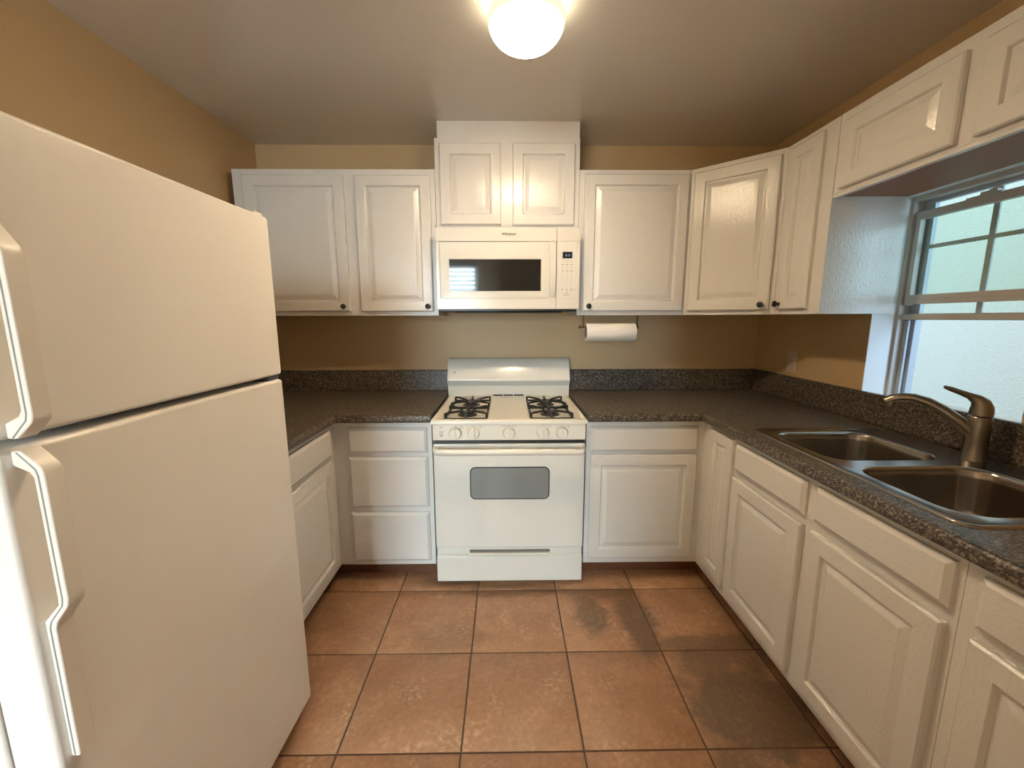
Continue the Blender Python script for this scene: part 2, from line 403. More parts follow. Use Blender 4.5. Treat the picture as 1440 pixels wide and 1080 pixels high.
# sink window: a single-hung unit with the lower sash pushed up
w1 = thing('window_1', 'aluminium single-hung window above the sink with raised lower sash', 'window', (XR, -1.11, WZ0)); del w1['category']; w1['kind'] = 'structure'
rv = MB()                                           # painted reveal lining
t = 0.004
rv.box(XR - 0.001, 1.735, WY1 - t, WY1, WZ0, WZ1); rv.box(XR - 0.001, 1.735, WY0, WY0 + t, WZ0, WZ1); rv.box(XR - 0.001, 1.735, WY0 + t, WY1 - t, WZ0, WZ0 + t)
rv.build('reveal', M['casing'], w1)
MB().box(XR - 0.001, 1.735, WY0 + t, WY1 - t, WZ1 - t, WZ1).build('head_lining', M['casing'], w1)
fr = MB()
for a, b in ((WY1, WY1 - 0.016), (WY0, WY0 + 0.016)): fr.box(1.735, 1.82, a, b, WZ0, WZ1)
fr.box(1.735, 1.82, WY0 + 0.016, WY1 - 0.016, WZ1 - 0.022, WZ1); fr.box(1.735, 1.82, WY0 + 0.016, WY1 - 0.016, WZ0 + t, WZ0 + 0.018)
fr.build('frame', M['alu'], w1, bevel=0.0015)
tr = MB()
for sgn, yy in ((-1, WY1 - 0.016), (1, WY0 + 0.016)):
    tr.box(1.765, 1.775, yy, yy + sgn * 0.020, WZ0 + 0.018, 1.363)
    tr.box(1.785, 1.815, yy, yy + sgn * 0.030, WZ0 + 0.018, WZ1 - 0.022)
tr.build('track', M['alu_grey'], w1, bevel=0.001)
mr_ = MB().box(1.752, 1.80, WY0 + 0.016, WY1 - 0.016, 1.365, 1.392).box(1.738, 1.752, WY0 + 0.010, WY1 - 0.010, 1.367, 1.388)
mr_.build('meeting_rail', M['alu'], w1, bevel=0.002)
us = MB()                                           # upper sash, behind
for a, b in ((WY1 - 0.046, WY1 - 0.060), (WY0 + 0.046, WY0 + 0.060)): us.box(1.782, 1.80, a, b, 1.392, WZ1 - 0.022)
us.box(1.782, 1.80, WY0 + 0.06, WY1 - 0.06, WZ1 - 0.036, WZ1 - 0.022)
usash = us.build('upper_sash', M['alu_grey'], w1, bevel=0.001)
MB().box(1.789, 1.793, WY0 + 0.046, WY1 - 0.046, 1.392, WZ1 - 0.03).build('pane', M['pane'], usash)
gr = MB().box(1.782, 1.788, -1.121, -1.101, 1.392, WZ1 - 0.036)
for z in (1.671,): gr.box(1.7825, 1.7875, WY0 + 0.06, WY1 - 0.06, z - 0.008, z + 0.008)
gr.build('grille', M['grille'], usash)
ls = MB()                                           # lower sash, pushed up, in front
SY0, SY1 = WY0 + 0.018, WY1 - 0.018
for a, b in ((SY1, SY1 - 0.022), (SY0, SY0 + 0.022)): ls.box(1.748, 1.772, a, b, 1.428, 1.818)
ls.box(1.748, 1.772, SY0 + 0.022, SY1 - 0.022, 1.786, 1.818)
lsash = ls.build('lower_sash', M['alu'], w1, bevel=0.0015)
br = MB().box(1.748, 1.772, SY0 + 0.022, SY1 - 0.022, 1.450, 1.472).box(1.742, 1.775, SY0 + 0.018, SY1 - 0.018, 1.432, 1.450)
br.build('bottom_rail', M['alu'], lsash, bevel=0.002)
MB().box(1.758, 1.761, SY0 + 0.02, SY1 - 0.02, 1.472, 1.786).build('pane', M['pane'], lsash)
lk = MB().box(1.750, 1.770, -1.145, -1.03, 1.818, 1.824).box(1.752, 1.768, -1.13, -1.075, 1.824, 1.834).tube([(1.760, -1.10, 1.834), (1.752, -1.125, 1.838), (1.748, -1.15, 1.838)], 0.004, 8)
lk.build('latch', M['alu'], lsash, bevel=0.001)

# window behind the camera (seen in reflections) and its slatted blind
w2 = MB()
for a, b in ((RX0, RX0 + 0.05), (RX1 - 0.05, RX1)): w2.box(a, b, YR - 0.09, YR - 0.04, RZ0, RZ1)
w2.box(RX0 + 0.05, RX1 - 0.05, YR - 0.09, YR - 0.04, RZ0, RZ0 + 0.05); w2.box(RX0 + 0.05, RX1 - 0.05, YR - 0.09, YR - 0.04, RZ1 - 0.05, RZ1)
struct(w2, 'window_2', M['casing'], 'white framed window behind the camera')
bl = thing('window_blind', 'white slatted blind half open over the window behind the camera', 'blind', (-1.025, YR + 0.02, RZ1))
MB().box(RX0 + 0.01, RX1 - 0.01, YR + 0.005, YR + 0.045, RZ1 - 0.03, RZ1 + 0.01).build('head_rail', M['slat'], bl)
sl = MB(); z = RZ1 - 0.06
while z > RZ0 + 0.03:
    sl.prism([(-0.030, 0.029), (0.030, -0.032), (0.030, -0.029), (-0.030, 0.032)], lambda a, b, t_: (t_, YR + 0.03 + a, z + b), RX0 + 0.02, RX1 - 0.02); z -= 0.080
sl.build('slat', M['slat'], bl, smooth=False)['kind'] = 'stuff'

# ------------------------------------------------------------------ wall cabinets
GU, GB = 'white wall cabinets', 'white base cabinets'
def box_part(parent, name, mat, *b, bevel=0.0012, label=None):
    return MB().box(*b).build(name, mat, parent, bevel=bevel, label=label)
e = 0.0006
c = thing('wall_cabinet', 'white two-door wall cabinet above the drawers, nearest the refrigerator', 'cabinet', (-0.93, 0, ZB), GU)
box_part(c, 'body', M['paint'], -1.474, -0.394, UB, -e, ZB, ZT)
PB = p_back(UB)
door(c, PB, -1.418, -0.882, 1.414, 2.131, (-0.913, 1.441))
door(c, PB, -0.824, -0.419, 1.413, 2.131, (-0.447, 1.441))
c = thing('wall_cabinet', 'short white two-door cabinet over the microwave, rising above its neighbours', 'cabinet', (0, 0, 1.848), GU)
box_part(c, 'body', M['paint'], -0.392, 0.385, UB, -e, 1.848, 2.319)
box_part(c, 'filler_panel', M['paint_h'], -0.377, 0.383, UB + 0.006, -e, 2.3195, H - 0.0005)
door(c, PB, -0.366, -0.038, 1.878, 2.290)
door(c, PB, 0.024, 0.359, 1.876, 2.291)
c = thing('wall_cabinet', 'white single-door wall cabinet above the paper towel roll', 'cabinet', (0.69, 0, ZB), GU)
box_part(c, 'body', M['paint'], 0.3862, 0.9935, UB, -e, ZB, ZT)
door(c, PB, 0.415, 0.978, 1.414, 2.138, (0.447, 1.441))
c = thing('wall_cabinet', 'white diagonal corner wall cabinet between the back and window walls', 'cabinet', (1.3, -0.3, ZB), GU)
MB().prism([(0.9945, -e), (XR - e, -e), (XR - e, -0.6175), (1.314, -0.6175), (0.9945, UB)], lambda a, b, t_: (a, b, t_), ZB, ZT).build('body', M['paint'], c, bevel=0.0012)
A0, A1 = Vector((0.9945, UB, 0)), Vector((1.314, -0.6175, 0))
DU = (A1 - A0).normalized(); DN = Vector((DU.y, -DU.x, 0)); DL = (A1 - A0).length
PD = lambda u, z_, d: A0 + DU * u + DN * d + Vector((0, 0, z_))
door(c, PD, 0.022, DL - 0.020, 1.414, 2.138, (DL - 0.052, 1.441), 'd')
c = thing('wall_cabinet', 'narrow white wall cabinet beside the window, end panel facing the sink', 'cabinet', (1.47, -0.77, ZB), GU)
box_part(c, 'body', M['paint'], URX, XR - e, -0.6185, -0.921, ZB, ZT)
PR = p_right(URX)
door(c, PR, -0.856, -0.657, 1.414, 2.139, (-0.684, 1.441), '-x', SLIM)
c = thing('wall_cabinet', 'long low white wall cabinet hanging over the sink window', 'cabinet', (1.47, -1.4, 1.854), GU)
cb_ = MB().box(URX + 0.003, XR - e, -2.0, -0.922, 1.866, ZT + 0.003).build('body', M['paint'], c, bevel=0.0012)
MB().box(URX + 0.003, URX + 0.022, -2.0, -0.922, 1.854, 1.8655).build('bottom_rail', M['paint_h'], c)
MB().box(URX + 0.0225, XR - e, -2.0, -0.922, 1.8615, 1.8655).build('underside', M['raw'], c)
PO = p_right(URX + 0.003)
door(c, PO, -1.384, -0.962, 1.877, 2.128)
door(c, PO, -1.868, -1.436, 1.877, 2.128)

# ------------------------------------------------------------------ base cabinets
Z0, Z1 = 0.093, CT0 - 0.0005
c = thing('base_cabinet', 'white base cabinet on the left wall, partly behind the refrigerator', 'cabinet', (-1.2, -1.0, 0), GB)
box_part(c, 'body', M['paint'], XL + e, FLX, -1.385, -e, Z0, Z1)
box_part(c, 'toe_kick', M['toe'], XL + e, FLX - 0.07, -1.385, -e, 0.0005, Z0 - e)
PL = p_left(FLX)
drawer(c, PL, -1.345, -0.731, 0.706, 0.838)
door(c, PL, -1.345, -0.727, 0.127, 0.686)
c = thing('base_cabinet', 'white three-drawer base cabinet beside the range', 'cabinet', (-0.61, -0.3, 0), GB)
box_part(c, 'body', M['paint'], -0.827, -0.3885, FB, -e, Z0, Z1)
box_part(c, 'filler_strip', M['paint'], FLX + e, -0.8278, FB + 0.002, -0.5, Z0, Z1)
box_part(c, 'toe_kick', M['toe'], FLX - 0.069, -0.3885, FB + 0.07, -0.5, 0.0005, Z0 - e)
PK = p_back(FB)
drawer(c, PK, -0.807, -0.412, 0.709, 0.838)
drawer(c, PK, -0.807, -0.411, 0.419, 0.686)
drawer(c, PK, -0.813, -0.411, 0.120, 0.391)
c = thing('base_cabinet', 'white one-drawer one-door base cabinet beside the range facing the camera', 'cabinet', (0.69, -0.3, 0), GB)
box_part(c, 'body', M['paint'], 0.3885, FRX - e, FB, -e, Z0, Z1)
box_part(c, 'toe_kick', M['toe'], 0.3885, FRX + 0.069, FB + 0.07, -0.5, 0.0005, Z0 - e)
drawer(c, PK, 0.408, 0.953, 0.709, 0.839)
door(c, PK, 0.410, 0.953, 0.128, 0.694)
c = thing('base_cabinet', 'white corner base cabinet with a tall narrow door', 'cabinet', (1.3, -0.5, 0), GB)
box_part(c, 'body', M['paint'], FRX, XR - e, -0.966, -e, Z0, Z1)
box_part(c, 'toe_kick', M['toe'], FRX + 0.07, XR - e, -0.966, -e, 0.0005, Z0 - e)
PQ = p_right(FRX)
door(c, PQ, -0.958, -0.757, 0.143, 0.850, prof=SLIM)
c = thing('base_cabinet', 'wide white sink base cabinet with two doors under two false drawer fronts', 'cabinet', (1.3, -1.4, 0), GB)
sb = MB()
sb.box(FRX, FRX + 0.02, -1.8675, -0.967, Z0, Z1); sb.box(FRX + 0.02, XR - e, -0.985, -0.967, Z0, Z1); sb.box(FRX + 0.02, XR - e, -1.8675, -1.85, Z0, Z1); sb.box(FRX + 0.02, XR - e, -1.85, -0.985, Z0, Z0 + 0.018)
sb.build('body', M['paint'], c, bevel=0.0012)
box_part(c, 'toe_kick', M['toe'], FRX + 0.07, XR - e, -1.8675, -0.967, 0.0005, Z0 - e)
drawer(c, PQ, -1.400, -0.982, 0.723, 0.842, 'false_drawer_front')
door(c, PQ, -1.400, -0.977, 0.130, 0.690)
drawer(c, PQ, -1.852, -1.445, 0.728, 0.843, 'false_drawer_front')
door(c, PQ, -1.850, -1.441, 0.130, 0.692)
c = thing('base_cabinet', 'white base cabinet past the sink, closest to the camera on the window wall', 'cabinet', (1.3, -2.1, 0), GB)
box_part(c, 'body', M['paint'], FRX, XR - e, -2.35, -1.8685, Z0, Z1)
box_part(c, 'toe_kick', M['toe'], FRX + 0.07, XR - e, -2.35, -1.8685, 0.0005, Z0 - e)
drawer(c, PQ, -2.31, -1.905, 0.727, 0.845)
door(c, PQ, -2.31, -1.905, 0.130, 0.700)

# ------------------------------------------------------------------ countertops
def counter(name, xs, ys, solid, front, label, loc):
    """cells of a grid kept where solid(x, y); edges named by front(x, y) are rolled over"""
    mb = MB(); bm = mb.bm; V = {}
    def v(i, j, k):
        key = (i, j, k)
        if key not in V: V[key] = bm.verts.new((xs[i], ys[j], (CT0, CT1)[k]))
        return V[key]
    S = {(i, j) for i in range(len(xs) - 1) for j in range(len(ys) - 1) if solid((xs[i] + xs[i + 1]) / 2, (ys[j] + ys[j + 1]) / 2)}
    for i, j in S:
        for k in (0, 1): mb.face([v(i, j, k), v(i + 1, j, k), v(i + 1, j + 1, k), v(i, j + 1, k)])
        for di, dj, a, b in ((-1, 0, (i, j), (i, j + 1)), (1, 0, (i + 1, j), (i + 1, j + 1)), (0, -1, (i, j), (i + 1, j)), (0, 1, (i, j + 1), (i + 1, j + 1))):
            if (i + di, j + dj) not in S: mb.face([v(*a, 0), v(*b, 0), v(*b, 1), v(*a, 1)])
    bmesh.ops.recalc_face_normals(bm, faces=bm.faces)
    ed = [q for q in bm.edges if abs(q.verts[0].co.z - q.verts[1].co.z) < 1e-6 and front(q.verts[0].co) and front(q.verts[1].co) and len(q.link_faces) == 2 and abs(q.link_faces[0].normal.dot(q.link_faces[1].normal)) < 0.5]
    bmesh.ops.bevel(bm, geom=ed, offset=0.014, segments=5, profile=0.5, affect='EDGES')
    top = tag(bpy.data.objects.new(name, None), label, 'countertop'); C.objects.link(top); top.location = loc; OFF[top.name] = Vector(loc)
    mb.build('worktop', M['counter'], top)
    return top
BSZ = 1.044
lc = counter('countertop', [XL + e, -0.85, -0.3885], [-1.392, -0.71, -e], lambda x, y: x < -0.85 or y > -0.71,
             lambda p: (abs(p.y + 0.71) < 1e-5 and p.x > -0.851) or (abs(p.x + 0.85) < 1e-5 and p.y < -0.709), 'speckled grey-brown laminate countertop between the refrigerator and the range', (-1.1, -0.4, CT0))
MB().box(XL + 0.021, -0.3885, -0.021, -e, CT1 + e, BSZ).build('backsplash', M['counter'], lc, bevel=0.004)
MB().box(XL + e, XL + 0.0205, -1.392, -e, CT1 + e, BSZ).build('backsplash', M['counter'], lc, bevel=0.004)
HX0, HX1, HY0, HY1 = 1.040, 1.540, -1.812, -1.018
rc = counter('countertop', [0.3885, 0.955, HX0, HX1, XR - e], [-2.365, HY0, HY1, -0.71, -e], lambda x, y: (x > 0.955 or y > -0.71) and not (HX0 < x < HX1 and HY0 < y < HY1),
             lambda p: (abs(p.y + 0.71) < 1e-5 and p.x < 0.956) or (abs(p.x - 0.955) < 1e-5 and p.y < -0.709), 'speckled grey-brown laminate countertop holding the sink', (1.3, -0.4, CT0))
MB().box(0.3885, XR - 0.021, -0.021, -e, CT1 + e, BSZ).build('backsplash', M['counter'], rc, bevel=0.004)
MB().box(XR - 0.0205, XR - e, -2.365, -e, CT1 + e, BSZ).build('backsplash', M['counter'], rc, bevel=0.004)

# ------------------------------------------------------------------ gas range
rg = thing('gas_range', 'white gas range with oven between the two countertops', 'stove', (0, -0.37, 0))
FY = -0.735
box_part(rg, 'body', M['enamel'], -0.376, 0.376, -0.700, -0.03, 0.05, 0.8675, bevel=0.003)
MB().box(-0.370, 0.370, -0.722, -0.7005, 0.752, 0.786).build('gap', M['black'], rg, label='black strip standing in for the shaded gap above the oven door')  # black box gives the gap its shade over the white body
ck = MB()
ck.panel(lambda u, v_, d: Vector((u, v_, 0.868 + d)), -0.381, 0.381, -0.742, -0.11, [(0, 0), (0, 0.014), (0.002, 0.019), (0.006, 0.021), (0.024, 0.021), (0.032, 0.0125), (0.036, 0.0105)])
ck.build('cooktop', M['bisque'], rg, angle=50)
bgd = MB().prism([(-0.03, 0.869), (-0.106, 0.869), (-0.106, 0.950), (-0.110, 0.957), (-0.130, 0.981), (-0.135, 0.987), (-0.136, 0.994), (-0.133, 1.002), (-0.090, 1.092), (-0.082, 1.104), (-0.070, 1.116), (-0.055, 1.122), (-0.03, 1.123)],
                 lambda a, b, t_: (t_, a, b), -0.383, 0.383).build('backguard', M['enamel'], rg, angle=50)
for xs_ in (-0.383, 0.378):
    MB().prism([(-0.029, 0.8695), (-0.108, 0.8695), (-0.109, 0.951), (-0.138, 0.988), (-0.137, 1.0), (-0.088, 1.1), (-0.06, 1.125), (-0.029, 1.126)], lambda a, b, t_: (t_, a, b), xs_, xs_ + 0.006).build('end_cap', M['bisque'], bgd, bevel=0.001)
for k in range(3): MB().box(-0.098 + k * 0.066, -0.038 + k * 0.066, -0.1075, -0.1055, 0.884, 0.897).build('vent_slot', M['black'], bgd)
em_ = MB().lathe([(0.0085, 0), (0.0085, 0.0012), (0.007, 0.0015)], (-0.340, -0.1155, 1.038), '-y', 24).build('emblem', M['line'], bgd, label='small round grey emblem')
cpn = box_part(rg, 'control_panel', M['bisque'], -0.3735, 0.3735, -0.738, -0.7005, 0.787, 0.8665, bevel=0.004)
MB().box(-0.372, 0.372, -0.7375, -0.7005, 0.8666, 0.8679).build('seam_shade', M['print'], cpn)  # dark strip drawn for the shade in the cooktop joint
M['dial'] = pmat('knob_dial_plastic', (0.50, 0.46, 0.39), 0.35)
for kx, rot in ((-0.261, 6), (-0.173, 2), (-0.001, 0), (0.165, 14), (0.257, 3)):
    kb = MB().lathe([(0.0275, 0.001), (0.0275, 0.006), (0.026, 0.018), (0.0245, 0.021), (0.001, 0.0215)], (kx, -0.738, 0.825), '-y', 36).build('knob', M['bisque'], rg)
    MB().lathe([(0.0305, 0.0001), (0.0305, 0.002), (0.029, 0.003), (0.001, 0.0032)], (kx, -0.738, 0.825), '-y', 36).build('dial', M['dial'], kb)
    rr_ = math.radians(rot)
    rd = MB().prism([(-0.0055, -0.024), (0.0055, -0.024), (0.0042, 0.024), (0, 0.0255), (-0.0042, 0.024)], lambda a, b, t_: (kx + a * math.cos(rr_) - b * math.sin(rr_), t_, 0.825 + a * math.sin(rr_) + b * math.cos(rr_)), -0.7685, -0.7585)
    rd.build('grip_ridge', M['bisque'], kb, bevel=0.0015)
def marks(items):                                     # small markings printed round one knob
    pm = MB()
    for x, z_, w, h in items: pm.box(x - w / 2, x + w / 2, -0.7385, -0.7379, z_ - h / 2, z_ + h / 2)
    pm.build('dial_print', M['print2_shade'], cpn)
for kx in (-0.261, -0.173, 0.165, 0.257):
    marks([(kx, 0.8595, 0.012, 0.0022), (kx + 0.030, 0.858, 0.016, 0.0022), (kx + 0.034, 0.851, 0.004, 0.004), (kx - 0.030, 0.853, 0.003, 0.003)] +
          [(kx + 0.034 * math.cos(math.radians(120 + k * 22)), 0.825 + 0.034 * math.sin(math.radians(120 + k * 22)), 0.0018, 0.0018) for k in range(7)])
marks([(-0.001, 0.8595, 0.010, 0.0024), (-0.025, 0.859, 0.018, 0.0022), (0.024, 0.859, 0.018, 0.0022)])
marks([(-0.001 + 0.034 * math.cos(math.radians(-150 + k * 15)), 0.825 + 0.034 * math.sin(math.radians(-150 + k * 15)), 0.0018, 0.0018) for k in range(9)])
marks([(-0.330, 0.853, 0.016, 0.003)])
marks([(-0.330, 0.836, 0.015, 0.002), (-0.330, 0.811, 0.015, 0.007), (-0.337, 0.824, 0.0018, 0.024), (-0.323, 0.824, 0.0018, 0.024), (-0.330, 0.824, 0.006, 0.006)])
od = box_part(rg, 'oven_door', M['enamel'], -0.3735, 0.3735, FY, -0.7005, 0.218, 0.768, bevel=0.006)
wx0, wx1, wz0, wz1 = -0.196, 0.200, 0.480, 0.650
MB().prism(rrect(wx0, wx1, wz0, wz1, 0.028), lambda a, b, t_: (a, t_, b), FY + 0.001, FY - 0.0022).build('window_seal', M['black'], od, bevel=0.001)
MB().prism(rrect(wx0 + 0.0055, wx1 - 0.0055, wz0 + 0.0055, wz1 - 0.0055, 0.0225), lambda a, b, t_: (a, t_, b), FY - 0.002, FY - 0.003).build('window_glass', M['ovenglass'], od)
hp = []
for k in range(9):
    a = math.radians(90 * k / 8); hp.append((-0.335 - 0.026 * math.cos(a), FY - 0.052 * math.sin(a) + 0.004, 0.744 - 0.003 * math.sin(a)))
hp = hp + [(-x, y, z_) for x, y, z_ in reversed(hp)]
MB().tube(hp, 0.0165, 16, 0.85, side=(0, 0, 1)).build('door_handle', M['bisque'], od)
sd = MB().box(-0.3725, 0.3725, FY, -0.7005, 0.032, 0.168).box(-0.3725, 0.3725, FY + 0.014, -0.7005, 0.168, 0.211).prism([(FY, 0.168), (FY + 0.014, 0.168), (FY + 0.014, 0.178)], lambda a, b, t_: (t_, a, b), -0.3725, 0.3725)
sd = sd.build('storage_drawer', M['enamel'], rg, bevel=0.003)
MB().box(-0.205, 0.207, FY - 0.003, FY + 0.0135, 0.180, 0.188).build('drawer_pull', M['bisque'], sd, bevel=0.002)
MB().box(-0.205, 0.207, FY + 0.010, FY + 0.0135, 0.1885, 0.200).build('pull_slot', M['print'], sd)
for sx in (-0.32, 0.32):
    for sy in (-0.66, -0.08): MB().lathe([(0.018, 0), (0.018, 0.006), (0.010, 0.010), (0.010, 0.0495)], (sx, sy, 0.0003), 'z', 16).build('foot', M['black'], rg)
for gx in (-0.216, 0.213):
    for by in (-0.335, -0.585):
        bn = MB().lathe([(0.050, 0), (0.048, 0.004), (0.030, 0.006), (0.028, 0.013), (0.001, 0.013)], (gx, by, 0.8787), 'z', 28).build('burner', M['burner'], rg)
        MB().lathe([(0.030, 0.0135), (0.032, 0.016), (0.030, 0.020), (0.001, 0.021)], (gx, by, 0.8787), 'z', 28).build('burner_cap', M['iron'], bn)
    gt = MB(); gw, gy0, gy1, zl, zh = 0.103, -0.695, -0.235, 0.8835, 0.908
    gt.tube([(gx - gw, gy0, zl), (gx + gw, gy0, zl)], 0.0062, 8); gt.tube([(gx - gw, gy1, zl), (gx + gw, gy1, zl)], 0.0062, 8)
    gt.tube([(gx - gw, gy0, zl), (gx - gw, gy1, zl)], 0.0062, 8); gt.tube([(gx + gw, gy0, zl), (gx + gw, gy1, zl)], 0.0062, 8)
    gt.tube([(gx - gw, (gy0 + gy1) / 2, zl + 0.006), (gx + gw, (gy0 + gy1) / 2, zl + 0.006)], 0.0068, 8)
    for by in (-0.335, -0.585):
        for sx in (-1, 1):
            for sy in (-1, 1):
                cx_, cy_ = gx + sx * gw, by + sy * 0.092
                gt.tube([(cx_, cy_, zl), (cx_, cy_, zh - 0.002), (cx_ - sx * 0.012, cy_ - sy * 0.010, zh), (gx + sx * 0.036, by + sy * 0.030, zh - 0.003), (gx + sx * 0.028, by + sy * 0.024, zh - 0.010)], 0.0058, 8)
        gt.tube([(gx, by - 0.10, zl), (gx, by - 0.10, zh), (gx, by - 0.03, zh - 0.004)], 0.0052, 8)
        gt.tube([(gx, by + 0.10, zl), (gx, by + 0.10, zh), (gx, by + 0.03, zh - 0.004)], 0.0052, 8)
    gt.build('grate', M['iron'], rg)

# ------------------------------------------------------------------ microwave
mw = thing('microwave', 'white over-the-range microwave with black window', 'microwave', (0, -0.2, 1.405))
MX0, MX1, MZ0, MZ1, MY = -0.3835, 0.3805, 1.424, 1.8445, -0.420
box_part(mw, 'body', M['mwhite'], MX0 + 0.004, MX1 - 0.004, -0.385, -0.003, MZ0 + 0.002, MZ1 - 0.002)
bt = MB().box(MX0 + 0.008, MX1 - 0.008, -0.395, -0.006, 1.412, MZ0 + 0.0015).box(-0.30, 0.30, -0.36, -0.06, 1.406, 1.412)
bt.build('base_grille', M['black'], mw, bevel=0.003)
SPX = 0.2555
md = MB().box(MX0, SPX, MY + 0.006, -0.3855, MZ0, MZ1).box(MX0, SPX, MY, MY + 0.006, 1.776, MZ1).box(MX0, SPX, MY, MY + 0.006, MZ0, 1.480).box(MX0, MX0 + 0.018, MY, MY + 0.006, 1.480, 1.776)
md = md.build('door', M['mwhite'], mw, bevel=0.0015)
bz = MB()
ox0, ox1, oz0, oz1, ix0, ix1, iz0, iz1 = -0.362, 0.208, 1.490, 1.728, -0.315, 0.173, 1.519, 1.684
P_ = lambda u, z_, d: (u, MY + 0.006 - d, z_)
bz.rings([[P_(ox0, oz0, 0), P_(ox1, oz0, 0), P_(ox1, oz1, 0), P_(ox0, oz1, 0)], [P_(ox0, oz0, 0.004), P_(ox1, oz0, 0.004), P_(ox1, oz1, 0.004), P_(ox0, oz1, 0.004)],
          [P_(ix0 - 0.004, iz0 - 0.004, 0.006), P_(ix1 + 0.004, iz0 - 0.004, 0.006), P_(ix1 + 0.004, iz1 + 0.004, 0.006), P_(ix0 - 0.004, iz1 + 0.004, 0.006)],
          [P_(ix0, iz0, 0.0035), P_(ix1, iz0, 0.0035), P_(ix1, iz1, 0.0035), P_(ix0, iz1, 0.0035)]], cap0=False)
bz.build('window_bezel', M['mwhite'], md, smooth=False)
MB().box(ix0 + 0.0005, ix1 - 0.0005, MY + 0.0012, MY + 0.0028, iz0 + 0.0005, iz1 - 0.0005).build('window_glass', M['glassblk'], md)
MB().box(MX0 + 0.018, 0.212, MY + 0.0053, MY + 0.0059, 1.7735, 1.7758).box(MX0 + 0.018, 0.212, MY + 0.0053, MY + 0.0059, 1.4802, 1.4822).box(MX0 + 0.0182, MX0 + 0.0200, MY + 0.0053, MY + 0.0059, 1.4822, 1.7735).build('recess_shade', M['print2_shade'], md)  # thin darker lines stand in for shade round the door recess
hd = []
for k in range(13):
    s_ = k / 12; hd.append((MY + 0.004 - 0.030 * math.sin(math.pi * s_) ** 0.6, 1.480 + 0.296 * s_))
hpoly = hd + [(y + 0.010 if 0 < i < 12 else y + 0.002, z_) for i, (y, z_) in reversed(list(enumerate(hd)))]
MB().prism(hpoly, lambda a, b, t_: (t_, a, b), 0.217, 0.250).build('handle', M['mwhite'], md, bevel=0.002, angle=50)
cp = MB().box(SPX + 0.0015, MX1, MY + 0.003, -0.3855, MZ0, MZ1).box(SPX + 0.0015, MX1, MY, MY + 0.003, 1.776, MZ1).box(SPX + 0.0015, MX1, MY, MY + 0.003, MZ0, 1.480).box(0.362, MX1, MY, MY + 0.003, 1.480, 1.776)
cp = cp.build('control_panel', M['mwhite'], mw, bevel=0.001)
ds = MB().box(0.288, 0.339, MY + 0.0015, MY + 0.0029, 1.689, 1.722).build('display', M['glassblk'], cp)
text_mesh('display_digits', '8:47', 0.017, M['digits'], ds, (0.316, MY + 0.001, 1.7035))
def key(x, z_, w, h): MB().box(x - w / 2, x + w / 2, MY + 0.0022, MY + 0.0029, z_ - h / 2, z_ + h / 2).build('key_symbol', M['print2_shade'], cp)
KX = (0.289, 0.3125, 0.336)
for x in KX:
    key(x, 1.671, 0.012, 0.0018); key(x, 1.656, 0.013, 0.0052); key(x, 1.640, 0.012, 0.0022); key(x, 1.624, 0.012, 0.0048)
    key(x, 1.529, 0.007, 0.007); key(x, 1.521, 0.011, 0.002)
for x in (0.289, 0.336): key(x, 1.508, 0.006, 0.0022)
key(0.3125, 1.510, 0.014, 0.005); key(0.311, 1.498, 0.030, 0.004); key(0.351, 1.527, 0.004, 0.008)
for r_, zz in enumerate((1.607, 1.594, 1.581)):
    for q, x in enumerate(KX): text_mesh('key_digit', str(r_ * 3 + q + 1), 0.0085, M['print'], cp, (x, MY + 0.0026, zz))
text_mesh('key_digit', '0', 0.0085, M['print'], cp, (KX[1], MY + 0.0026, 1.568))
for x in (KX[0], KX[2]): text_mesh('key_word', 'OFF' if x < 0.3 else 'START', 0.0055 if x < 0.3 else 0.0042, M['print'], cp, (x, MY + 0.0026, 1.568))
lg = text_mesh('logo', 'Whirlpool', 0.0178, M['black'], md, (0.001, MY - 0.0003, 1.812), shear=0.25, bold=0.0005)
MB().tube([(0.001 + 0.0125 * math.cos(math.radians(a)) - 0.004, MY - 0.0004, 1.8095 + 0.0085 * math.sin(math.radians(a))) for a in range(200, 345, 12)], 0.0007, 6).build('logo_swirl', M['line'], md)

# ------------------------------------------------------------------ refrigerator (built in its own axes: face at x = 0, far side at y = 0)
fg = thing('refrigerator', 'white top-freezer refrigerator in the left foreground', 'refrigerator', (-0.706, -1.402, 0), rz=math.radians(-1.0))
FW = 0.716
box_part(fg, 'cabinet', M['fridge'], -0.765, -0.090, -FW + 0.004, -0.004, 0.04, 1.655, bevel=0.008)
MB().box(-0.0895, -0.0775, -FW + 0.012, -0.012, 0.07, 1.650).build('gasket', M['gasket'], fg)
MB().box(-0.15, -0.060, -FW + 0.02, -0.02, 0.012, 0.052).build('base_grille', M['gasket'], fg, bevel=0.003)
for yy in (-0.06, -FW + 0.06): MB().lathe([(0.02, 0), (0.02, 0.039)], (-0.70, yy, 0.0005), 'z', 16).build('foot', M['gasket'], fg)
fz = box_part(fg, 'freezer_door', M['fridge'], -0.077, 0, -FW, 0, 1.206, 1.667, bevel=0.009)
fd = box_part(fg, 'fridge_door', M['fridge'], -0.077, 0, -FW, 0, 0.058, 1.192, bevel=0.009)
box_part(fg, 'top_hinge', M['fridge_trim'], -0.075, -0.012, -0.045, -0.008, 1.6672, 1.676, bevel=0.003)
box_part(fg, 'middle_hinge', M['gasket'], -0.07, -0.01, -0.06, -0.004, 1.1925, 1.2055, bevel=0.001)
HY0_, HY1_ = -0.699, -0.671
